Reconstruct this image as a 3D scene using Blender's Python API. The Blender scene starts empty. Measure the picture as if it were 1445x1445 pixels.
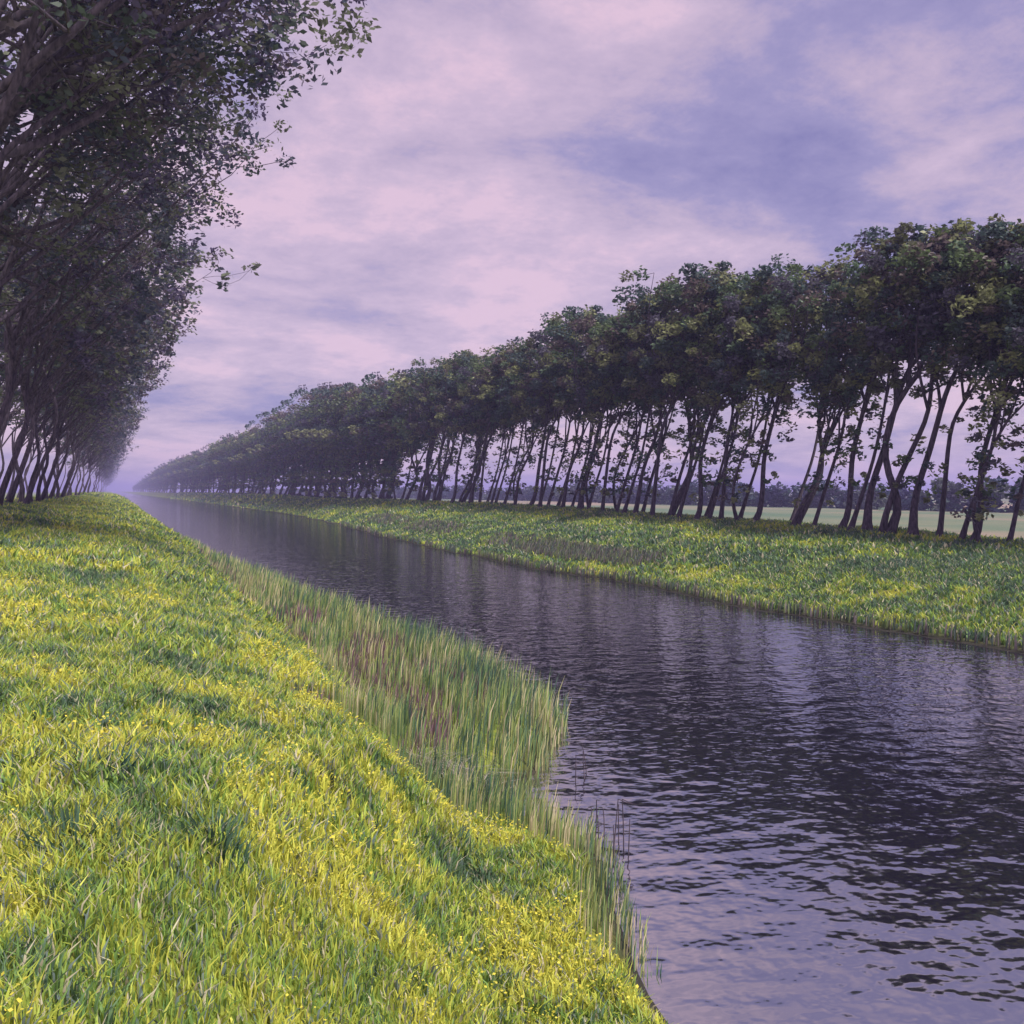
import bpy, math, random
import numpy as np

S = bpy.context.scene
COL = S.collection
rs = np.random.RandomState

# ------------------------------------------------------------------ camera numbers
F, CX, HY, EYE = 1300.0, 722.5, 693.0, 3.2          # focal length and horizon in photo pixels (1445 wide)
TH = math.atan(567.5 / F)
CT, ST = math.cos(TH), math.sin(TH)

def ground_at(px, py, z=0.0):
    """point of the plane at height z seen at a photo pixel -> X, Y"""
    d = F * (EYE - z) / (py - HY)
    u = (px - CX) / F * d
    return u * CT + d * ST, d * CT - u * ST

def y_on_line(px, X):
    k = (px - CX) / F
    return X * (CT - k * ST) / (ST + k * CT)

def px_of(x, y):
    return CX + F * (x * CT - y * ST) / (x * ST + y * CT)

def depth(x, y):
    return x * ST + y * CT

# ------------------------------------------------------------------ helpers
def tag(o, label=None, cat=None, group=None, kind=None):
    if label: o['label'] = label
    if cat: o['category'] = cat
    if group: o['group'] = group
    if kind: o['kind'] = kind
    return o

def mesh_np(name, V, faces_flat, nper, mats, color=None, smooth=False):
    """V (n,3); faces_flat: flat vertex index array; nper: verts per face (int or array)"""
    me = bpy.data.meshes.new(name)
    V = np.asarray(V, dtype=np.float32)
    ff = np.asarray(faces_flat, dtype=np.int32).ravel()
    if np.isscalar(nper):
        tot = np.full(len(ff) // nper, nper, dtype=np.int32)
    else:
        tot = np.asarray(nper, dtype=np.int32)
    start = np.zeros(len(tot), dtype=np.int32)
    start[1:] = np.cumsum(tot)[:-1]
    me.vertices.add(len(V)); me.vertices.foreach_set('co', V.ravel())
    me.loops.add(len(ff)); me.loops.foreach_set('vertex_index', ff)
    me.polygons.add(len(tot)); me.polygons.foreach_set('loop_start', start)
    me.polygons.foreach_set('loop_total', tot)
    if smooth:
        me.polygons.foreach_set('use_smooth', np.ones(len(tot), dtype=bool))
    me.update(calc_edges=True)
    if color is not None:
        c4 = np.ones((len(V), 4), dtype=np.float32); c4[:, :3] = color
        a = me.color_attributes.new('Col', 'FLOAT_COLOR', 'POINT')
        a.data.foreach_set('color', c4.ravel())
    me.materials.append(mats)
    return me

def link(name, me, parent=None):
    o = bpy.data.objects.new(name, me); COL.objects.link(o)
    if parent: o.parent = parent
    return o

def empty(name, loc=(0, 0, 0)):
    o = bpy.data.objects.new(name, None); COL.objects.link(o)
    o.location = loc; o.empty_display_size = 0.3
    return o

class Wave:
    """cheap smooth 2-D noise, roughly -1..1"""
    def __init__(self, seed, wl, n=9):
        r = rs(seed)
        a = r.uniform(0, 2 * np.pi, n); k = 2 * np.pi / (wl * r.uniform(.6, 1.7, n))
        self.kx, self.ky, self.p = k * np.cos(a), k * np.sin(a), r.uniform(0, 6.28, n)
        self.n = n
    def __call__(self, x, y):
        s = 0
        for kx, ky, p in zip(self.kx, self.ky, self.p):
            s = s + np.sin(kx * x + ky * y + p)
        return s / math.sqrt(self.n / 2) / 1.6

# ------------------------------------------------------------------ materials
def new_mat(name):
    m = bpy.data.materials.new(name); m.use_nodes = True
    nt = m.node_tree; b = nt.nodes['Principled BSDF']
    return m, nt, b

def N(nt, t, **kw):
    n = nt.nodes.new(t)
    for k, v in kw.items(): setattr(n, k, v)
    return n

def leafy_mat(name, rough=.6, transl=.25, gain=1.0):
    m, nt, b = new_mat(name)
    at = N(nt, 'ShaderNodeAttribute'); at.attribute_name = 'Col'
    nz = N(nt, 'ShaderNodeTexNoise'); nz.inputs['Scale'].default_value = 9
    tc = N(nt, 'ShaderNodeTexCoord'); nt.links.new(tc.outputs['Object'], nz.inputs['Vector'])
    mr = N(nt, 'ShaderNodeMapRange'); mr.inputs['To Min'].default_value = .75 * gain; mr.inputs['To Max'].default_value = 1.25 * gain
    nt.links.new(nz.outputs['Fac'], mr.inputs['Value'])
    mx = N(nt, 'ShaderNodeVectorMath', operation='SCALE')
    nt.links.new(at.outputs['Color'], mx.inputs[0]); nt.links.new(mr.outputs['Result'], mx.inputs['Scale'])
    nt.links.new(mx.outputs[0], b.inputs['Base Color'])
    b.inputs['Roughness'].default_value = rough
    b.inputs['Specular IOR Level'].default_value = .25
    tr = N(nt, 'ShaderNodeBsdfTranslucent'); nt.links.new(mx.outputs[0], tr.inputs['Color'])
    ms = N(nt, 'ShaderNodeMixShader'); ms.inputs[0].default_value = transl
    out = nt.nodes['Material Output']
    nt.links.new(b.outputs[0], ms.inputs[1]); nt.links.new(tr.outputs[0], ms.inputs[2])
    nt.links.new(ms.outputs[0], out.inputs['Surface'])
    return m

M_LEAF = leafy_mat('leaf', .45, .38, 1.6)
M_GRASS = leafy_mat('grass_blade', .55, .35)
M_REED = leafy_mat('reed_blade', .6, .25)

def bark_mat():
    m, nt, b = new_mat('bark')
    tc = N(nt, 'ShaderNodeTexCoord'); mp = N(nt, 'ShaderNodeMapping'); mp.inputs['Scale'].default_value = (7, 7, 1.6)
    nz = N(nt, 'ShaderNodeTexNoise'); nz.inputs['Scale'].default_value = 2.2; nz.inputs['Detail'].default_value = 6
    cr = N(nt, 'ShaderNodeValToRGB')
    cr.color_ramp.elements[0].position = .33; cr.color_ramp.elements[0].color = (.018, .013, .024, 1)
    cr.color_ramp.elements[1].position = .72; cr.color_ramp.elements[1].color = (.115, .085, .12, 1)
    nt.links.new(tc.outputs['Object'], mp.inputs[0]); nt.links.new(mp.outputs[0], nz.inputs['Vector'])
    nt.links.new(nz.outputs['Fac'], cr.inputs[0]); nt.links.new(cr.outputs[0], b.inputs['Base Color'])
    bp = N(nt, 'ShaderNodeBump'); bp.inputs['Strength'].default_value = .7; bp.inputs['Distance'].default_value = .03
    nt.links.new(nz.outputs['Fac'], bp.inputs['Height']); nt.links.new(bp.outputs[0], b.inputs['Normal'])
    b.inputs['Roughness'].default_value = .9
    return m
M_BARK = bark_mat()

# ------------------------------------------------------------------ terrain
XL_Y = [-30, 3, 4.7, 6.95, 7.8, 8.8, 9.5, 11.7, 16.5, 26.6, 45, 85, 200, 2000]
XL_X = [2.5, 2.6, 3.1, 3.9, 3.9, 3.7, 4.5, 5.9, 6.0, 5.3, 4.4, 4.7, 5.0, 5.0]
XR_Y = [-30, 45, 60, 87, 131, 217, 2000]
XR_X = [16.1, 16.2, 17.2, 20.2, 22.5, 23.2, 23.5]
ZC_Y = [-30, 22, 32, 45, 60, 83, 200, 2000]
ZC_Z = [1.35, 1.4, 1.6, 1.8, 2.05, 2.1, 2.3, 2.6]
w_e1, w_e2, w_g1, w_g2 = Wave(3, 5), Wave(4, 1.6), Wave(5, 9), Wave(6, 1.7)
w_r1 = Wave(8, 9); w_r2 = Wave(9, 2.2)

def xl(Y): return np.interp(Y, XL_Y, XL_X) + .10 * w_e1(Y * 0, Y) + .05 * w_e2(Y * 0, Y)
def xr(Y): return np.interp(Y, XR_Y, XR_X) + .25 * w_r1(Y * 0, Y) + .12 * w_r2(Y * 0, Y)

def terrain(X, Y):
    X = np.asarray(X, float); Y = np.asarray(Y, float)
    e = xl(Y) - X
    sh = np.interp(Y, [-5, 20, 50, 90], [0, .2, 1.2, 1.8])
    Xs = X - sh * np.clip((X + 4.5) / 6, 0, 1)
    bank = np.interp(Xs, [-60, -22, -14, -7, -4.5, 0, 1.7, 2.6, 3.1, 9], [.9, .9, 1.5, 2.35, 2.4, 1.78, 1.25, .62, .36, .2])
    bank = bank + (.05 * w_g1(X, Y) + .03 * w_g2(X, Y)) * np.clip((Xs + 30) / 10, 0, 1)
    edge = np.interp(e, [-1.2, 0, .25, 1.2, 3, 40], [-.7, 0, .12, .33, 2.2, 60])
    zl = np.where(e < 0, edge, np.minimum(bank, edge))
    er = X - xr(Y)
    zc = np.interp(Y, ZC_Y, ZC_Z)
    tr = np.interp(X, [0, 16, 26, 28, 30, 38, 46, 3000], [0, 0, .93, 1, .96, .25, .05, .05])
    span = np.clip((X - xr(Y)) / np.maximum(27.0 - xr(Y), .5), 0, 1)
    up = zc * (.25 * np.minimum(span * 3, 1) + .75 * np.interp(span, [0, .25, 1], [0, .12, 1]))
    right = np.where(X < 27.0, up, zc * tr + .12 * (1 - tr))
    right = right + .05 * w_g1(X, Y) * np.clip(er / 2, 0, 1)
    edger = np.interp(er, [-1.5, 0, .3, 2, 9], [-.7, 0, .12, 1.0, 60])
    zr = np.where(er < 0, edger, np.minimum(right, edger))
    return np.where(X < 10.5, zl, zr)

def axis(pts):
    out = []
    for a, b, s in pts: out += list(np.arange(a, b, s))
    return np.array(out)
gx = axis([(-3000, -400, 400), (-400, -60, 40), (-60, -20, 4), (-20, -6, 1), (-6, 8, .18), (8, 15, 1), (15, 26, .3), (26, 46, .8), (46, 200, 10), (200, 3200, 300)])
gy = axis([(-60, -6, 6), (-6, 30, .25), (30, 70, .6), (70, 140, 1.5), (140, 300, 6), (300, 900, 30), (900, 4200, 300)])
GX, GY = np.meshgrid(gx, gy)
GZ = terrain(GX, GY)
nx, ny = len(gx), len(gy)
idx = np.arange(nx * ny).reshape(ny, nx)
q = np.stack([idx[:-1, :-1], idx[:-1, 1:], idx[1:, 1:], idx[1:, :-1]], -1).reshape(-1, 4)

def ground_mat():
    m, nt, b = new_mat('ground')
    tc = N(nt, 'ShaderNodeTexCoord')
    sp = N(nt, 'ShaderNodeSeparateXYZ'); nt.links.new(tc.outputs['Object'], sp.inputs[0])
    def noise(sc, det=5, vec=None):
        n = N(nt, 'ShaderNodeTexNoise'); n.inputs['Scale'].default_value = sc; n.inputs['Detail'].default_value = det
        nt.links.new(vec or tc.outputs['Object'], n.inputs['Vector']); return n
    n1, n2 = noise(.55), noise(7, 8)
    cr = N(nt, 'ShaderNodeValToRGB'); e = cr.color_ramp.elements
    e[0].position = .3; e[0].color = (.05, .085, .025, 1); e[1].position = .7; e[1].color = (.36, .36, .05, 1)
    e2 = cr.color_ramp.elements.new(.5); e2.color = (.15, .2, .035, 1)
    add = N(nt, 'ShaderNodeMath', operation='ADD'); hal = N(nt, 'ShaderNodeMath', operation='MULTIPLY'); hal.inputs[1].default_value = .5
    nt.links.new(n1.outputs['Fac'], add.inputs[0]); nt.links.new(n2.outputs['Fac'], add.inputs[1])
    nt.links.new(add.outputs[0], hal.inputs[0]); nt.links.new(hal.outputs[0], cr.inputs[0])
    # field east of the tree row: grey green pasture with straw-coloured strips
    mp = N(nt, 'ShaderNodeMapping'); mp.inputs['Scale'].default_value = (.06, .012, 1)
    nt.links.new(tc.outputs['Object'], mp.inputs[0]); n3 = noise(1.0, 4, mp.outputs[0])
    crf = N(nt, 'ShaderNodeValToRGB'); e = crf.color_ramp.elements
    e[0].position = .35; e[0].color = (.09, .14, .09, 1); e[1].position = .62; e[1].color = (.25, .19, .15, 1)
    e3 = crf.color_ramp.elements.new(.5); e3.color = (.15, .17, .11, 1)
    nt.links.new(n3.outputs['Fac'], crf.inputs[0])
    fx = N(nt, 'ShaderNodeMapRange'); fx.inputs['From Min'].default_value = 32; fx.inputs['From Max'].default_value = 40
    nt.links.new(sp.outputs[0], fx.inputs['Value'])
    mix1 = N(nt, 'ShaderNodeMix', data_type='RGBA')
    nt.links.new(fx.outputs['Result'], mix1.inputs[0]); nt.links.new(cr.outputs[0], mix1.inputs[6]); nt.links.new(crf.outputs[0], mix1.inputs[7])
    mud = N(nt, 'ShaderNodeMapRange'); mud.inputs['From Min'].default_value = .02; mud.inputs['From Max'].default_value = .16
    nt.links.new(sp.outputs[2], mud.inputs['Value'])
    mix2 = N(nt, 'ShaderNodeMix', data_type='RGBA'); mix2.inputs[6].default_value = (.03, .028, .022, 1)
    nt.links.new(mud.outputs['Result'], mix2.inputs[0]); nt.links.new(mix1.outputs[2], mix2.inputs[7])
    nt.links.new(mix2.outputs[2], b.inputs['Base Color'])
    bp = N(nt, 'ShaderNodeBump'); bp.inputs['Strength'].default_value = .8; bp.inputs['Distance'].default_value = .08
    nt.links.new(n2.outputs['Fac'], bp.inputs['Height']); nt.links.new(bp.outputs[0], b.inputs['Normal'])
    b.inputs['Roughness'].default_value = .9; b.inputs['Specular IOR Level'].default_value = .2
    return m
g = link('ground', mesh_np('ground', np.stack([GX, GY, GZ], -1).reshape(-1, 3), q, 4, ground_mat(), smooth=True))
tag(g, 'grassy canal banks with farmland beyond the trees', 'ground', kind='structure')

# ------------------------------------------------------------------ water
def water_mat():
    m, nt, b = new_mat('canal_water')
    tc = N(nt, 'ShaderNodeTexCoord')
    def noise(scale, rot, stretch, det):
        mp = N(nt, 'ShaderNodeMapping'); mp.inputs['Rotation'].default_value = (0, 0, rot)
        mp.inputs['Scale'].default_value = (1.0, stretch, 1)
        n = N(nt, 'ShaderNodeTexNoise'); n.inputs['Scale'].default_value = scale; n.inputs['Detail'].default_value = det
        n.inputs['Roughness'].default_value = .5
        nt.links.new(tc.outputs['Object'], mp.inputs[0]); nt.links.new(mp.outputs[0], n.inputs['Vector'])
        return n
    a = noise(2.7, TH, 1.25, 1.2); c = noise(.8, TH + .25, 1.5, 1.5); f = noise(7, TH - .2, 1.3, 1)
    s1 = N(nt, 'ShaderNodeMath', operation='MULTIPLY_ADD'); s1.inputs[1].default_value = .9
    nt.links.new(c.outputs['Fac'], s1.inputs[0]); nt.links.new(a.outputs['Fac'], s1.inputs[2])
    s2 = N(nt, 'ShaderNodeMath', operation='MULTIPLY_ADD'); s2.inputs[1].default_value = .36
    nt.links.new(f.outputs['Fac'], s2.inputs[0]); nt.links.new(s1.outputs[0], s2.inputs[2])
    bp = N(nt, 'ShaderNodeBump'); bp.inputs['Strength'].default_value = 1; bp.inputs['Distance'].default_value = .0205
    nt.links.new(s2.outputs[0], bp.inputs['Height']); nt.links.new(bp.outputs[0], b.inputs['Normal'])
    b.inputs['Base Color'].default_value = (.010, .009, .018, 1)
    b.inputs['Roughness'].default_value = .06
    b.inputs['IOR'].default_value = 6
    return m
wy = axis([(-40, 60, 2), (60, 300, 10), (300, 4001, 100)])
wv = []
for y in wy:
    wv += [(-0.0 + 1.5, y, 0), (27.5 if y > 70 else 19.5, y, 0)]
wq = [[2 * i, 2 * i + 1, 2 * i + 3, 2 * i + 2] for i in range(len(wy) - 1)]
w = link('canal_water', mesh_np('canal_water', wv, wq, 4, water_mat()))
tag(w, 'rippled canal water reflecting trees and lavender sky', 'water', kind='structure')

# ------------------------------------------------------------------ grass
def blades(X, Y, Z, H, W, lean, az, colr, r, tipgain=1.15, mid=.55):
    """every blade: 5 vertices, 3 triangles, bent towards azimuth az"""
    n = len(X)
    fa = r.uniform(0, 2 * np.pi, n)
    dx, dy = np.cos(fa) * W / 2, np.sin(fa) * W / 2
    lx, ly = np.cos(az) * lean * H, np.sin(az) * lean * H
    V = np.zeros((n, 5, 3), np.float32)
    V[:, 0] = np.stack([X - dx, Y - dy, Z - .03], -1); V[:, 1] = np.stack([X + dx, Y + dy, Z - .03], -1)
    mx, my, mz = X + lx * .3, Y + ly * .3, Z + H * mid
    V[:, 2] = np.stack([mx + dx * .8, my + dy * .8, mz], -1); V[:, 3] = np.stack([mx - dx * .8, my - dy * .8, mz], -1)
    V[:, 4] = np.stack([X + lx, Y + ly, Z + H * np.sqrt(np.clip(1 - (lean * .6) ** 2, .1, 1))], -1)
    b = np.arange(n)[:, None] * 5
    T = np.concatenate([b + [0, 1, 2], b + [0, 2, 3], b + [3, 2, 4]], 1)
    C = np.repeat(colr[:, None, :], 5, 1).astype(np.float32)
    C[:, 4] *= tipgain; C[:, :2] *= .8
    return V.reshape(-1, 3), T.reshape(-1, 3), C.reshape(-1, 3)

p1, p2, p3, p4 = Wave(11, 1.1, 26), Wave(12, 3.2, 20), Wave(13, .42, 34), Wave(14, 8, 14)
YEL = np.array([.60, .60, .10]); OLI = np.array([.38, .47, .08]); GRN = np.array([.19, .33, .075]); DRK = np.array([.10, .17, .10]); STR = np.array([.56, .5, .36])

def grass_colour(X, Y, r, right):
    n = len(X)
    v = .6 * p1(X, Y) + .55 * p2(X, Y) + .6 * p3(X, Y) + .5 * r.normal(size=n)
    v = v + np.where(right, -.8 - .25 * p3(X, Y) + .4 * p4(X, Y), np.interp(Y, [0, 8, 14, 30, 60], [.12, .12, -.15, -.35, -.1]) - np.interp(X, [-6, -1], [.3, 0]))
    k = [-1.2, -.55, .05, .65]
    c = np.stack([np.interp(v, k, [DRK[i], GRN[i], OLI[i], YEL[i]]) for i in range(3)], -1)
    s = r.uniform(size=n) < .1
    c[s] = STR
    s = r.uniform(size=n) < .1
    c[s] = np.array([.17, .22, .21])
    return c * r.uniform(.8, 1.2, n)[:, None]

def scatter(r, r0, r1, dens, a0=-40, a1=40):
    """points in a ring sector round the camera, azimuth measured from the view axis"""
    a0, a1 = math.radians(a0), math.radians(a1)
    n = int(.5 * (a1 - a0) * (r1 * r1 - r0 * r0) * dens)
    rr = np.sqrt(r.uniform(r0 * r0, r1 * r1, n)); aa = r.uniform(a0, a1, n) + TH
    return rr * np.sin(aa), rr * np.cos(aa)

def reed_zone(X, Y):
    """1 on the low waterside shelf of the near bank"""
    e = xl(Y) - X
    inner = np.interp(Y, [0, 5.5, 7, 8.4, 12.9, 22.9, 40, 55], [.1, .15, .35, 2.0, 2.9, 2.8, 1.5, .5])
    return (e < inner + .25 * p1(X, Y)) & (e > -.15) & (Y > 5)

BANDS = [(1.2, 4.5, 7000, .008, .07), (4.5, 9, 3700, .013, .092), (9, 17, 1500, .021, .12), (17, 32, 450, .042, .155),
         (32, 70, 130, .07, .17), (70, 160, 26, .11, .22), (160, 420, 3, .28, .45)]
def build_grass():
    r = rs(21)
    res = {0: [], 1: []}
    for (r0, r1, dens, w_, h_) in BANDS:
        X, Y = scatter(r, r0, r1, dens)
        Z = terrain(X, Y)
        right = X > 10.5
        ok = (Z > .05) & (X < 31) & (X > -16) & (~reed_zone(X, Y))
        X, Y, Z, right = X[ok], Y[ok], Z[ok], right[ok]
        n = len(X)
        tuft = np.clip(.5 + .5 * p3(X * 1.3, Y * 1.3), 0, 1.3)
        H = h_ * r.uniform(.6, 1.35, n) * (.65 + .6 * tuft)
        W = w_ * r.uniform(.6, 1.5, n)
        col = grass_colour(X, Y, r, right)
        d = blades(X, Y, Z, H, W, r.uniform(.15, .95, n), r.uniform(0, 6.283, n), col, r)
        for side in (0, 1):
            sel = right if side else ~right
            if not sel.any(): continue
            vs = np.repeat(sel, 5); V = d[0][vs]; C = d[2][vs]
            m_ = int(sel.sum()); b = np.arange(m_)[:, None] * 5
            T = np.concatenate([b + [0, 1, 2], b + [0, 2, 3], b + [3, 2, 4]], 1).reshape(-1, 3)
            res[side].append((V, T, C))
    return res

def merge(parts):
    V, T, C, off = [], [], [], 0
    for v, t, c in parts:
        V.append(v); T.append(t + off); C.append(c); off += len(v)
    return np.concatenate(V), np.concatenate(T), np.concatenate(C)

def stuff(name, parts, mat, label, cat):
    V, T, C = merge(parts)
    o = link(name, mesh_np(name, V, T, 3, mat, C))
    return tag(o, label, cat, kind='stuff')

G = build_grass()

def flower_parts():
    """small yellow blossom heads over the near grass: little tilted diamonds on the blade tips"""
    r = rs(33); out = []
    for (r0, r1, dens, s_) in ((1.2, 5, 1300, .006), (5, 10, 620, .010), (10, 20, 240, .017), (20, 34, 60, .03)):
        X, Y = scatter(r, r0, r1, dens)
        Z = terrain(X, Y)
        v = .45 * p1(X, Y) + .9 * p2(X, Y) + .4 * p3(X, Y) + np.interp(Y, [0, 10, 20, 30], [.3, .2, -.3, -.6])
        ok = (Z > .1) & (X < 9) & (X > -12) & ~reed_zone(X, Y) & (v > .55)
        X, Y, Z = X[ok], Y[ok], Z[ok]; n = len(X)
        if not n: continue
        zz = Z + r.uniform(.07, .17, n)
        c = np.stack([X, Y, zz], -1)
        a = r.normal(size=(n, 3)); a[:, 2] *= .35; a /= np.linalg.norm(a, axis=1)[:, None]
        b = np.cross(a, r.normal(size=(n, 3))); b[:, 2] *= .5; b /= np.linalg.norm(b, axis=1)[:, None]
        s = (s_ * r.uniform(.6, 1.3, n))[:, None]
        V = np.stack([c - a * s, c - b * s * .8, c + a * s, c + b * s * .8], 1).reshape(-1, 3)
        i = np.arange(n)[:, None] * 4
        T = np.concatenate([i + [0, 1, 2], i + [0, 2, 3]], 1).reshape(-1, 3)
        C = np.repeat((np.array([.7, .62, .08]) * r.uniform(.8, 1.15, n)[:, None]), 4, 0)
        out.append((V, T, C))
    return out

stuff('grass', G[0], M_GRASS, 'tufted yellow green grass covering the near left bank', 'grass')
stuff('grass', G[1], M_GRASS, 'green meadow grass covering the far right bank below the trees', 'grass')
stuff('wildflowers', flower_parts(), M_GRASS, 'tiny yellow blossoms scattered over the near grass', 'flowers')

# reeds on the shelf of the near bank
def build_reeds():
    r = rs(41); out = []
    for (r0, r1, dens, w_) in ((4, 10, 560, .011), (10, 18, 330, .016), (18, 34, 180, .024), (34, 62, 80, .045)):
        X, Y = scatter(r, r0, r1, dens, -32, 25)
        Z = np.maximum(terrain(X, Y), -.15)
        ok = reed_zone(X, Y) & (X < 10)
        X, Y, Z = X[ok], Y[ok], Z[ok]; n = len(X)
        e = xl(Y) - X
        H = r.uniform(.16, .58, n) * np.interp(e, [-.2, .2, 1.2, 3], [.75, 1.0, 1.0, .55]) * (1 + .25 * p3(X, Y)) * np.interp(Y, [5, 7, 10, 30, 60], [.5, .6, 1, 1, .8])
        v = .6 * p1(X, Y) + .5 * p2(X, Y) + .75 * r.normal(size=n)
        cols = np.array([[.07, .13, .11], [.17, .28, .11], [.38, .44, .14], [.6, .5, .34]])
        c = np.stack([np.interp(v, [-1, -.2, .5, 1.2], cols[:, i]) for i in range(3)], -1)
        br = (e > 1.3 + .4 * p2(X, Y)) & (p1(X * .6, Y * .35) > -.25) & (r.uniform(size=n) < .75)
        c[br] = np.array([.2, .12, .15]) * r.uniform(.6, 1.5, br.sum())[:, None]
        H[br] *= .6
        out.append(blades(X, Y, Z, H, w_ * r.uniform(.6, 1.3, n), r.uniform(.02, .28, n), r.uniform(-.8, .8, n), c * r.uniform(.75, 1.2, n)[:, None], r, 1.2, .6))
    return out
stuff('reeds', build_reeds(), M_REED, 'upright green and straw coloured reeds along the near water edge', 'reeds')

def build_sedge():
    r = rs(43); out = []
    for (r0, r1, dens, w_) in ((20, 45, 200, .035), (45, 90, 45, .07)):
        X, Y = scatter(r, r0, r1, dens, -30, 36)
        Z = terrain(X, Y); e = X - xr(Y)
        ok = (X > 12) & (Z > .02) & (e < 3.6) & ((p4(X * .3, Y * .5) + .3 * p2(X, Y) > .2) & (e > 1.6) & (Y > 30) | (e < .3))
        X, Y, Z, e = X[ok], Y[ok], Z[ok], e[ok]; n = len(X)
        c = np.array([[.09, .12, .11], [.16, .2, .08], [.2, .16, .17]])[r.randint(0, 3, n)] * r.uniform(.6, 1.3, n)[:, None]
        H = r.uniform(.2, .42, n)
        out.append(blades(X, Y, Z, H, w_ * r.uniform(.6, 1.3, n), r.uniform(.05, .5, n), r.uniform(-1, 1, n), c, r, 1.2, .6))
    return out
stuff('sedge', build_sedge(), M_REED, 'dull blue green sedge in patches along the far bank', 'sedge')

# ------------------------------------------------------------------ tree generator
def tube(path, rad, sides, acc):
    P = np.asarray(path, float); n = len(P)
    D = np.gradient(P, axis=0); D /= np.linalg.norm(D, axis=1)[:, None] + 1e-9
    ref = np.array([.31, .95, .05])
    A = np.cross(D, ref); A /= np.linalg.norm(A, axis=1)[:, None] + 1e-9
    B = np.cross(D, A)
    t = np.linspace(0, 2 * np.pi, sides, endpoint=False)
    ring = P[:, None] + (A[:, None] * np.cos(t)[None, :, None] + B[:, None] * np.sin(t)[None, :, None]) * np.asarray(rad)[:, None, None]
    off = acc['n']
    acc['V'].append(ring.reshape(-1, 3))
    i = np.arange(n - 1)[:, None] * sides; j = np.arange(sides)[None]; j2 = (j + 1) % sides
    acc['F'].append(np.stack([off + i + j, off + i + j2, off + i + sides + j2, off + i + sides + j], -1).reshape(-1, 4))
    acc['n'] += n * sides

def curve(p0, p1, bend, r, n=8, wob=.05):
    t = np.linspace(0, 1, n)[:, None]
    L = np.linalg.norm(p1 - p0)
    base = p0 + (p1 - p0) * t + bend * (4 * t * (1 - t))
    k = r.normal(size=(3, 3)) * wob * L
    w = sum(k[i] * np.sin((i + 1) * np.pi * t) / (i + 1) for i in range(3))
    return base + w

def leaf_cloud(centers, radii, count, size, r, cols, flat=.75):
    """leaf quads scattered in blobs round the cluster centres"""
    centers = np.asarray(centers); m_ = len(centers)
    which = r.randint(0, m_, count)
    d = r.normal(size=(count, 3)); d /= np.linalg.norm(d, axis=1)[:, None]
    rad = np.asarray(radii)[which] * r.uniform(.25, 1.0, count) ** .6
    d[:, 2] *= flat
    c = centers[which] + d * rad[:, None]
    a = r.normal(size=(count, 3)); a[:, 2] *= .5; a /= np.linalg.norm(a, axis=1)[:, None]
    b = np.cross(a, r.normal(size=(count, 3))); b /= np.linalg.norm(b, axis=1)[:, None]
    s = (size * r.uniform(.55, 1.35, count))[:, None]
    V = np.stack([c - a * s, c - b * s * .55 + a * s * .1, c + a * s * 1.1, c + b * s * .55 + a * s * .1], 1)
    i = np.arange(count)[:, None] * 4
    T = (i + [0, 1, 2, 3]).reshape(-1, 4)
    cc = cols[r.randint(0, len(cols), m_)][which] * r.uniform(.65, 1.4, count)[:, None]
    return V.reshape(-1, 3), T, np.repeat(cc, 4, 0)

RC = np.array([[.055, .085, .05], [.075, .105, .045], [.045, .07, .065], [.09, .095, .055], [.09, .07, .07], [.065, .06, .085], [.14, .15, .07], [.04, .06, .06]])

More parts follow.
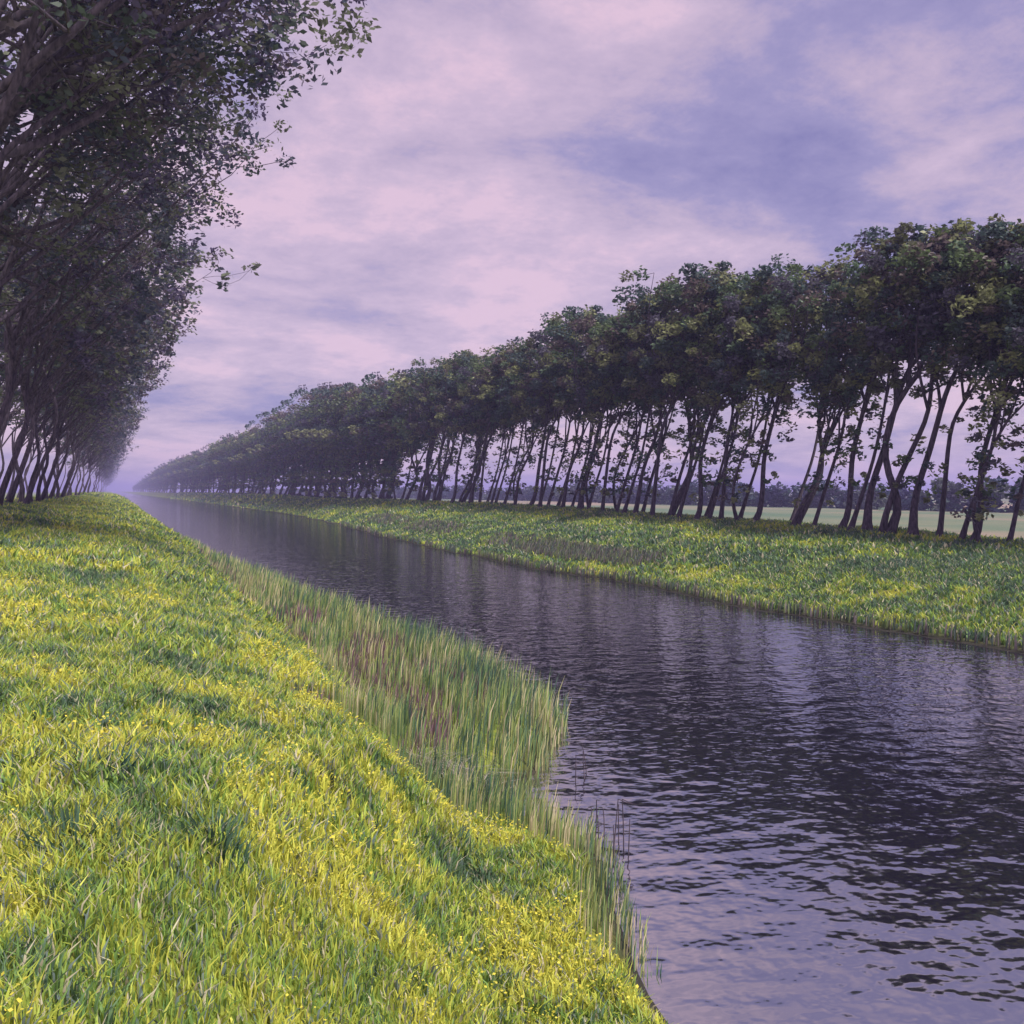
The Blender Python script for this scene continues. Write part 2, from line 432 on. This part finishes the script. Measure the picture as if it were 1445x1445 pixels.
def make_tree(seed, h=12.0, lean=(.14, 0), fork=.46, cr=2.1, nl=4, trunk_r=.17, leaves=4200, leaf=.135, tufts=3, drop=0.0, twin=False, cshift=(0, 0), ccz=.73, chh=.27, cf=.72, nb=8, nfill=44, bk=(.5, 1.15), pal=None):
    pal = RC if pal is None else pal
    """returns trunk mesh and crown mesh; lean given along the tree's own +x (image right)"""
    r = rs(seed); acc = {'V': [], 'F': [], 'n': 0}
    lx, ly = lean
    top = np.array([lx * h, ly * h, h])
    centers, radii = [], []
    stems = 2 if twin else 1
    for s in range(stems):
        p0 = np.array([0, 0, -.25]) + (np.array([r.uniform(-.1, .25), r.uniform(-.2, .2), 0]) if s else 0)
        fz = fork * h * r.uniform(.92, 1.05)
        pf = np.array([lx * fz * r.uniform(*bk) + (r.uniform(.25, .6) if s else 0), ly * fz + r.uniform(-.2, .2), fz])
        bend = np.array([r.uniform(-.32, .28), r.uniform(-.25, .25), 0]) * (h / 12)
        tp = curve(p0, pf, bend, r, 12, .048)
        tr_ = trunk_r * (.75 if s else 1)
        t = np.linspace(0, 1, 12)
        rad = tr_ * (1 - .42 * t) + tr_ * 1.15 * np.exp(-t * 15)
        tube(tp, rad, 9, acc)
        for i in range(nl):
            ang = 2 * np.pi * (i + r.uniform(-.3, .3)) / nl
            k0 = r.randint(8, 12) if i else 11
            q0 = tp[k0]
            reach = cr * r.uniform(.35, .95) * (.25 if i == 0 else 1)
            tz = h * r.uniform(.74, .91) if i else h * .9
            q1 = np.array([lx * tz + cshift[0] + math.cos(ang) * reach, ly * tz + cshift[1] + math.sin(ang) * reach, tz])
            if i == 0: q1[:2] = top[:2] + np.array(cshift)
            bend = np.array([math.cos(ang), math.sin(ang), -.3]) * r.uniform(.1, .5)
            lp = curve(q0, q1, bend, r, 9, .03)
            rr = tr_ * .5 * (1 - .8 * np.linspace(0, 1, 9))
            tube(lp, rr, 6, acc)
            for j in range(nb):
                kk = r.randint(2, 9); a2 = r.uniform(0, 2 * np.pi)
                ln = cr * r.uniform(.35, .8)
                e = lp[kk] + np.array([math.cos(a2) * ln, math.sin(a2) * ln, ln * r.uniform(-.15 - drop, .7)])
                bp = curve(lp[kk], e, np.zeros(3), r, 5, .06)
                tube(bp, rr[kk] * .5 * (1 - .75 * np.linspace(0, 1, 5)) + .006, 4, acc)
                for c_ in (bp[2], bp[4]):
                    centers.append(c_); radii.append(cr * r.uniform(.2, .36) * cf)
    # fill the crown envelope so the mass reads closed with an uneven edge
    cz = h * ccz
    for i in range(nfill):
        d = r.normal(size=3); d /= np.linalg.norm(d); q_ = r.uniform(.5, 1) ** .5
        c_ = np.array([lx * cz + cshift[0], ly * cz + cshift[1], cz]) + d * np.array([cr, cr, h * chh]) * q_ * .82
        centers.append(c_); radii.append(cr * r.uniform(.22, .42) * cf)
    centers = np.array(centers); radii = np.array(radii)
    zmax = (centers[:, 2] + radii * .75).max()
    V, T, C = leaf_cloud(centers, radii, leaves, leaf, r, pal)
    if tufts:
        tc_, tr2 = [], []
        for i in range(tufts):
            zt = r.uniform(.14, fork + .05); k = int(zt / fork * 11); k = min(k, 11)
            for q_ in range(5):
                o_ = r.normal(size=3) * np.array([.42, .42, .6])
                tc_.append(tp[k] + o_); tr2.append(r.uniform(.12, .4))
        V2, T2, C2 = leaf_cloud(tc_, tr2, int(tufts * 100), leaf * .95, r, RC)
        T = np.concatenate([T, T2 + len(V)]); V = np.concatenate([V, V2]); C = np.concatenate([C, C2])
    tm = mesh_np('trunk', np.concatenate(acc['V']), np.concatenate(acc['F']), 4, M_BARK, smooth=True)
    cm = mesh_np('crown', V, T, 4, M_LEAF, C)
    return tm, cm, zmax

def place_tree(name, proto, loc, scale, rot, label, group):
    tm, cm, _ = proto
    t = empty(name, loc)
    t.scale = (scale[0], scale[0], scale[1]); t.rotation_euler = (0, 0, rot)
    tag(t, label, 'tree', group)
    link('trunk', tm, t); link('crown', cm, t)
    return t

# right-bank prototypes (lean is along local +x; local x is turned to the photo's right)
RP = []
for k in range(9):
    r_ = rs(100 + k)
    RP.append(make_tree(200 + k, bk=(.85, 1.15), lean=(r_.uniform(.21, .31), r_.uniform(-.04, .04)), nfill=28, leaves=5800, leaf=.1, fork=[.5, .44, .4, .52, .47, .43, .5, .38, .46][k], cr=r_.uniform(1.8, 2.3),
                        nl=r_.randint(3, 6), trunk_r=[.14, .09, .115, .075, .13, .10, .15, .08, .105][k], tufts=[2, 5, 3, 0, 6, 1, 3, 7, 2][k], twin=k in (2, 6)))
FP = [make_tree(300 + k, lean=(rs(k).uniform(.12, .24), 0), fork=.3, cr=2.3, nl=5, trunk_r=.15, leaves=4400, leaf=.15, cf=1.0, tufts=6, ccz=[.62, .58, .66, .55][k], chh=[.36, .4, .33, .42][k]) for k in range(4)]

OUT = [(160, 690), (189, 686), (234, 655), (258, 645), (300, 631), (334, 613), (369, 603), (397, 579), (421, 573), (459, 542), (528, 537), (566, 522), (620, 508),
       (642, 490), (694, 484), (755, 471), (779, 459), (791, 436), (828, 420), (861, 427), (889, 418), (913, 415), (925, 400), (945, 374), (957, 368), (1006, 370),
       (1033, 380), (1085, 366), (1134, 354), (1165, 365), (1189, 353), (1234, 354), (1246, 321), (1279, 308), (1314, 318), (1334, 295), (1365, 318), (1400, 300), (1421, 311), (1500, 300)]
OX, OY = [a for a, b in OUT], [b for a, b in OUT]
ROT = -TH + 0.0
near_px = [1419, 1388, 1364, 1353, 1324, 1289, 1248, 1224, 1196, 1179, 1144, 1116, 1058, 1044, 1016, 997, 976, 954, 941, 919, 893, 877, 867, 849, 834, 819, 791, 770, 761, 743, 724, 709, 691, 676, 664, 648, 633, 618, 609]
near_pr = [1, 7, 4, 3, 5, 0, 6, 0, 3, 4, 1, 2, 4, 7, 5, 1, 4, 3, 2, 5, 8, 3, 1, 5, 7, 0, 8, 1, 5, 4, 8, 3, 1, 5, 0, 2, 4, 8, 1]
DESC = ['slim tree', 'slim leaning tree', 'tree', 'very thin tree', 'stout tree with flared foot', 'thick dark tree', 'thickest forked tree', 'thick leaning tree', 'thin tree', 'stout leaning tree']
ORD = ['first', 'second', 'third', 'fourth', 'fifth', 'sixth', 'seventh', 'eighth', 'ninth', 'tenth', 'eleventh', 'twelfth', 'thirteenth', 'fourteenth', 'fifteenth', 'sixteenth',
       'seventeenth', 'eighteenth', 'nineteenth', 'twentieth']
KIND = {0: 'thick bare-stemmed tree', 1: 'slim tree with leafy tufts on its stem', 2: 'twin-stemmed tree', 3: 'very thin bare-stemmed tree', 4: 'stout tree with many leafy tufts on its stem',
        5: 'dark leaning tree with a nearly bare stem', 6: 'thick tree forking from the ground', 7: 'thin tree with a stem clothed in leaves', 8: 'middling tree with a few leaf tufts'}
SHORT = {0: 'thick bare-stemmed tree', 1: 'slim tufted tree', 2: 'twin-stemmed tree', 3: 'thin bare-stemmed tree', 4: 'stout tufted tree', 5: 'leaning dark tree', 6: 'low-forking tree', 7: 'thin leaf-clothed tree', 8: 'middling tree'}
GR = 'trees in the row along the right bank'
rr = rs(77)
def right_tree(px, X, proto, label, jit=0, Y=None):
    if Y is None: Y = float(y_on_line(px, X))
    z = float(terrain(X, Y))
    hbase = 12.0
    d = depth(X, Y)
    cpx = (px if px is not None else px_of(X, Y)) + .2 * 12 * F / d
    ytop = np.interp(cpx, OX, OY) + jit
    ztop = EYE + (HY - ytop) / F * d
    h = max(ztop - z, 6.5)
    s = h / proto[2]
    return place_tree('tall_tree', proto, (X, Y, z - .05), (s * 1.0, s), ROT + rr.uniform(-.25, .25), label, GR)

for i, (px, k) in enumerate(zip(near_px, near_pr)):
    X = 28 + rr.uniform(-.5, .5)
    if i < 20:
        where = 'counting from the right edge' if i else 'nearest the right edge'
        label = f'{SHORT[k]}, {ORD[i]} trunk {where} of the right bank row'
    else:
        label = f'{SHORT[k]}, trunk {i + 1} from the right edge in the right bank row'
    right_tree(px, X, RP[k], label, rr.uniform(0, 14))
Y = 84.0; n = 0
while Y < 1300:
    X = 28.3 + rr.uniform(-.7, .7)
    far = Y > 300
    pr = FP[rr.randint(4)] if Y > 100 or rr.uniform() < .35 else RP[rr.randint(9)]
    lab = 'small hazy blue tree at the far vanishing end of the right bank row' if far else 'dark tree in the tightly overlapping middle stretch of the right bank row'
    right_tree(None, X, pr, lab, rr.uniform(0, 6) * 84 / Y, Y)
    Y += np.interp(Y, [84, 140, 300, 700, 1300], [1.9, 2.6, 5, 14, 30]) * rr.uniform(.75, 1.25); n += 1
for Y in np.linspace(37, 82, 15):
    right_tree(None, 30.3 + rr.uniform(-.4, .4), RP[(3, 1, 7)[rr.randint(3)]], 'thin tree standing just behind the main line of the right bank row', rr.uniform(12, 26), float(Y + rr.uniform(-1, 1)))
for k, Y in enumerate((19.2, 17.6, 15.7, 13.5)):
    X = 28 + rr.uniform(-.4, .4)
    z = float(terrain(X, Y)); s = 12.3 / RP[k][2]
    place_tree('tall_tree', RP[k], (X, Y, z - .05), (s, s), ROT, 'bank tree standing just past the right edge of the view', GR)

# left-bank trees: tall, arching out over the bank
LP, LN = [], []
LC = np.array([[.045, .06, .05], [.05, .055, .075], [.055, .045, .085], [.07, .08, .05], [.075, .06, .07], [.04, .05, .07], [.1, .105, .08]])
for k in range(4):
    r_ = rs(500 + k)
    kw = dict(h=16.5, lean=(r_.uniform(.29, .38), r_.uniform(-.03, .03)), fork=.44, cr=4.0, nl=8, drop=-.1, cshift=(1.9, 0), ccz=.76, chh=.24, tufts=0, cf=.42, nb=9, nfill=50, bk=(.25, .5), pal=LC)
    LP.append(make_tree(520 + k, trunk_r=r_.uniform(.1, .14), leaves=3300, leaf=.15, **kw))
    LN.append(make_tree(540 + k, trunk_r=r_.uniform(.15, .2), leaves=8000, leaf=.09, **kw))
GL = 'trees in the row along the left bank'
lr = rs(88)
left_Y = [19.5, 22.5, 26, 29.5, 34, 38.5, 43, 47.5, 52.5, 56.5, 60, 64, 68.5, 73, 78, 84, 90, 97, 104, 112, 121, 131, 142, 154, 168, 183, 200, 220, 242, 268, 296, 330, 370, 420, 480, 560, 650, 760, 900, 1080]
vis = 0
for i, Y in enumerate(left_Y):
    X = -4.6 + lr.uniform(-.3, .3) + (1.0 if i == 1 else 0)
    z = float(terrain(X, Y)); s = lr.uniform(.95, 1.08) * (1.1 if i < 3 else 1)
    if Y < 55:
        label = f'overhanging tree with trunk beyond the left edge, {ORD[i]} nearest of the left row'
    elif vis < 10:
        label = f'leaning dark tree, {ORD[vis]} trunk from the left edge in the left bank row'; vis += 1
    else:
        label = 'violet hazy tree in the crowded far stretch of the left bank row'
    place_tree('arching_tree', (LN if Y < 45 else LP)[(i * 3 + (i // 4)) % 4], (X, Y, z - .05), (s, s), lr.uniform(-.35, .35), label, GL)

# second line of trees just behind the left row
for i, Y in enumerate([50, 56, 62, 69, 77, 86, 96, 107, 120, 137, 160, 190, 230, 280]):
    X = -9.0 + lr.uniform(-.5, .5)
    z = float(terrain(X, Y)); s = lr.uniform(.95, 1.1)
    place_tree('arching_tree', LP[(i * 3) % 4], (X, Y, z - .05), (s * .9, s), lr.uniform(-.5, .5), 'shadowed tree standing behind the left bank row', 'trees in the second line behind the left bank row')

# distant wood beyond the field
def far_wood():
    r = rs(61)
    c, rd = [], []
    Y = 40.0
    while Y < 900:
        st = np.interp(Y, [40, 300, 900], [1.3, 3, 8])
        h = 3.6 + .6 * math.sin(Y * .21) + .5 * math.sin(Y * .083 + 1) + r.uniform(-.4, .9)
        X = 116 + 3 * math.sin(Y * .03) + r.uniform(-2, 2)
        for z in np.arange(.6, h, .9):
            c.append((X + r.normal() * .8, Y + r.normal() * .5, z)); rd.append(r.uniform(.8, 1.25) * st / 1.3 ** .6)
        Y += st
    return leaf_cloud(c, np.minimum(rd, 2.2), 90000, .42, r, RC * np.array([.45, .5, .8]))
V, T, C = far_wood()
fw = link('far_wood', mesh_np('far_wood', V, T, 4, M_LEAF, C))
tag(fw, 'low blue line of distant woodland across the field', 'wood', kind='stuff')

# ------------------------------------------------------------------ dark weeds, dead grass, stems
def weed(px, py, label, seed, size=.26, col=(.05, .095, .06)):
    x, y = ground_at(px, py, 1.2)
    for _ in range(4):
        z = float(terrain(x, y)); x, y = ground_at(px, py, z)
    r = rs(seed); n = 120
    X = x + np.clip(r.normal(size=n), -1.6, 1.6) * size * .3; Y = y + np.clip(r.normal(size=n), -1.6, 1.6) * size * .3
    Z = terrain(X, Y)
    az = np.arctan2(Y - y, X - x)
    c = np.array(col) * r.uniform(.8, 2.3, n)[:, None]
    V, T, C = blades(X - x, Y - y, Z - z, r.uniform(.05, .125, n) * (size / .26), r.uniform(.008, .016, n), r.uniform(.3, .9, n), az, c, r, 1.1, .5)
    o = link('dark_weed', mesh_np('dark_weed', V, T, 3, M_GRASS, C)); o.location = (x, y, z)
    tag(o, label, 'plant', 'dark weed clumps in the near grass')
weed(300, 1185, 'broad dark weed clump lowest on the near bank, left of the middle of the grass', 1, .27)
weed(105, 1190, 'dark green weed clump low on the near bank beside the left edge', 2, .3)
weed(150, 1095, 'bluish dark weed clump in bright grass near the left edge', 3, .33, (.03, .07, .055))
weed(330, 1060, 'small dark weed clump between two yellow blossom patches', 4, .26)
weed(290, 1005, 'dark weed clump farthest up the near bank in the yellow grass', 5, .3)
weed(460, 1100, 'brownish dark weed clump right of the yellow patches, in line with the inlet', 6, .28, (.05, .06, .04))
weed(640, 1185, 'dark weed clump below the inlet close to the dead stems', 7, .3)

def dead_grass():
    x, y = ground_at(640, 1095, .25); z = float(terrain(x, y)); r = rs(9); n = 260
    a = r.uniform(-1, 1, n)
    X = a * .42 * CT + r.normal(size=n) * .05; Y = -a * .42 * ST + r.normal(size=n) * .07
    c = np.array([.5, .44, .4]) * r.uniform(.6, 1.3, n)[:, None]
    V, T, C = blades(X, Y, terrain(X + x, Y + y) - z, r.uniform(.2, .36, n), np.full(n, .009), r.uniform(.8, 1.5, n), r.choice([-.4, 2.7], n) + r.normal(size=n) * .5, c, r)
    o = link('dead_grass_heap', mesh_np('dead_grass_heap', V, T, 3, M_REED, C)); o.location = (x, y, z)
    tag(o, 'pale grey heap of bent dead grass between the reeds and the yellow grass', 'dead grass')
dead_grass()

def stems():
    r = rs(19)
    pts = [(840, 1195, .42), (852, 1190, .3), (862, 1200, .46), (871, 1188, .34), (880, 1198, .44), (884, 1205, .3), (832, 1180, .26), (823, 1098, .3), (830, 1092, .34), (846, 1208, .36), (812, 1104, .3), (868, 1212, .3)]
    for i, (px, py, h) in enumerate(pts):
        x, y = ground_at(px, py, 0.0)
        acc = {'V': [], 'F': [], 'n': 0}
        top = np.array([r.normal() * .03, r.normal() * .03, h])
        P = curve(np.array([0, 0, -.3]), top, np.zeros(3), r, 7, .012)
        tube(P, np.linspace(.007, .004, 7), 6, acc)
        if i % 3 == 0:
            k = P[4]; tube(curve(k, k + np.array([.07, -.03, .05]), np.zeros(3), r, 4, .03), np.linspace(.004, .002, 4), 5, acc)
        if i in (4, 2):
            tube([P[-1], P[-1] + np.array([.06, -.02, -.03]), P[-1] + np.array([.12, -.05, -.05])], [.004, .004, .002], 5, acc)
        o = link('dead_reed', mesh_np('dead_reed', np.concatenate(acc['V']), np.concatenate(acc['F']), 4, M_BARK, smooth=True))
        o.location = (x, y, 0)
        lab = 'thin dark dead stem standing in the water off the grassy point' if py > 1150 else 'thin dead stem standing in the water at the tip of the reeds'
        tag(o, lab, 'stem', 'dead stems standing in the shallow water')
stems()

# ------------------------------------------------------------------ haze
def haze():
    x0, x1, y0, y1, z0, z1 = -3300, 3400, -300, 4400, -2.2, 24
    V = [(x, y, z) for z in (z0, z1) for y in (y0, y1) for x in (x0, x1)]
    Fq = [[0, 2, 3, 1], [4, 5, 7, 6], [0, 1, 5, 4], [2, 6, 7, 3], [0, 4, 6, 2], [1, 3, 7, 5]]
    m = bpy.data.materials.new('haze_air'); m.use_nodes = True; nt = m.node_tree; nt.nodes.clear()
    out = N(nt, 'ShaderNodeOutputMaterial'); v = N(nt, 'ShaderNodeVolumePrincipled')
    v.inputs['Color'].default_value = (.56, .52, 1, 1); v.inputs['Density'].default_value = .0009; v.inputs['Anisotropy'].default_value = 0
    nt.links.new(v.outputs[0], out.inputs['Volume'])
    o = link('haze', mesh_np('haze', V, Fq, 4, m)); tag(o, 'thin violet haze filling the air along the canal', 'haze', kind='stuff')
haze()

# ------------------------------------------------------------------ world and sun
SUN_EL, SUN_AZ = math.radians(58), math.radians(155)      # azimuth clockwise from +Y
wd = bpy.data.worlds.new('World'); S.world = wd; wd.use_nodes = True
nt = wd.node_tree; nt.nodes.clear()
out = N(nt, 'ShaderNodeOutputWorld')
sky = N(nt, 'ShaderNodeTexSky'); sky.sky_type = 'NISHITA'; sky.sun_disc = False
sky.sun_elevation = SUN_EL; sky.sun_rotation = SUN_AZ
b1 = N(nt, 'ShaderNodeBackground'); b1.inputs[1].default_value = .08; nt.links.new(sky.outputs[0], b1.inputs[0])
tc = N(nt, 'ShaderNodeTexCoord'); sp = N(nt, 'ShaderNodeSeparateXYZ'); nt.links.new(tc.outputs['Generated'], sp.inputs[0])
def math_(op, a, b=None, c=None):
    n = N(nt, 'ShaderNodeMath', operation=op)
    for i, v in enumerate((a, b, c)):
        if v is None: continue
        if isinstance(v, (int, float)): n.inputs[i].default_value = v
        else: nt.links.new(v, n.inputs[i])
    return n.outputs[0]
den = math_('ADD', math_('MAXIMUM', sp.outputs[2], 0.0), .16)
cx_, cy_ = math_('DIVIDE', sp.outputs[0], den), math_('DIVIDE', sp.outputs[1], den)
cb = N(nt, 'ShaderNodeCombineXYZ'); nt.links.new(cx_, cb.inputs[0]); nt.links.new(cy_, cb.inputs[1])
def wnoise(scale, det, off, rough=.55, dist=0.0):
    mp = N(nt, 'ShaderNodeMapping'); mp.inputs['Location'].default_value = off
    n = N(nt, 'ShaderNodeTexNoise'); n.inputs['Scale'].default_value = scale; n.inputs['Detail'].default_value = det
    n.inputs['Roughness'].default_value = rough; n.inputs['Distortion'].default_value = dist
    nt.links.new(cb.outputs[0], mp.inputs[0]); nt.links.new(mp.outputs[0], n.inputs['Vector']); return n.outputs['Fac']
n1 = wnoise(1.15, 8, (4.3, 12.1, 0), .6, .25); n2 = wnoise(3.2, 8, (1, 2, 5), .65, .2)
fac = math_('ADD', math_('MULTIPLY', n1, 1.05), math_('MULTIPLY', n2, .35))
fac = math_('SUBTRACT', fac, .195)
# more blue-violet cloud with height, bright pinkish band over the horizon
fac = math_('ADD', fac, math_('MULTIPLY', math_('SUBTRACT', math_('MINIMUM', math_('MAXIMUM', sp.outputs[2], 0.0), .34), .2), .2))
def bank(d, width, amount):
    dp = N(nt, 'ShaderNodeVectorMath', operation='DISTANCE'); dp.inputs[1].default_value = d
    nt.links.new(tc.outputs['Generated'], dp.inputs[0])
    mr = N(nt, 'ShaderNodeMapRange', interpolation_type='SMOOTHSTEP'); mr.inputs['From Min'].default_value = width; mr.inputs['From Max'].default_value = 0
    mr.inputs['To Max'].default_value = amount; nt.links.new(dp.outputs['Value'], mr.inputs['Value'])
    return mr.outputs['Result']
fac = math_('ADD', fac, bank((.66, .68, .33), .34, .13))      # dark cloud bank over the right-hand trees
fac = math_('ADD', fac, bank((.36, .88, .31), .30, -.05))     # brighter gap above the canal
grain = wnoise(14, 8, (5, 1, 2), .8, 0)
fac = math_('ADD', fac, math_('MULTIPLY', math_('SUBTRACT', grain, .5), .22))
cr = N(nt, 'ShaderNodeValToRGB'); e = cr.color_ramp.elements
e[0].position = .38; e[0].color = (.46, .335, .42, 1)
e[1].position = .82; e[1].color = (.13, .12, .265, 1)
for p, c in ((.45, (.38, .295, .39)), (.53, (.32, .255, .355)), (.64, (.21, .185, .325))):
    x = cr.color_ramp.elements.new(p); x.color = (*c, 1)
nt.links.new(fac, cr.inputs[0])
b2 = N(nt, 'ShaderNodeBackground'); b2.inputs[1].default_value = 1.0; nt.links.new(cr.outputs[0], b2.inputs[0])
ms = N(nt, 'ShaderNodeMixShader'); ms.inputs[0].default_value = .92
nt.links.new(b1.outputs[0], ms.inputs[1]); nt.links.new(b2.outputs[0], ms.inputs[2]); nt.links.new(ms.outputs[0], out.inputs['Surface'])

sl = bpy.data.lights.new('sun', 'SUN'); sl.energy = 3.2; sl.angle = math.radians(11); sl.color = (1, .95, .86)
so = bpy.data.objects.new('sun', sl); COL.objects.link(so)
so.rotation_euler = (math.pi / 2 - SUN_EL, 0, math.pi - SUN_AZ)

# ------------------------------------------------------------------ camera
cd = bpy.data.cameras.new('camera'); co = bpy.data.objects.new('camera', cd); COL.objects.link(co)
cd.sensor_width = 36; cd.sensor_fit = 'HORIZONTAL'; cd.lens = 36 * F / 1445
cd.shift_y = -(722.5 - HY) / 1445; cd.clip_start = .05; cd.clip_end = 9000
co.location = (0, 0, EYE); co.rotation_euler = (math.pi / 2, 0, -TH)
S.camera = co

S.view_settings.view_transform = 'Standard'; S.view_settings.look = 'None'; S.view_settings.gamma = 1
S.view_settings.exposure = 0.8
S.cycles.volume_bounces = 0
S.cycles.max_bounces = 4
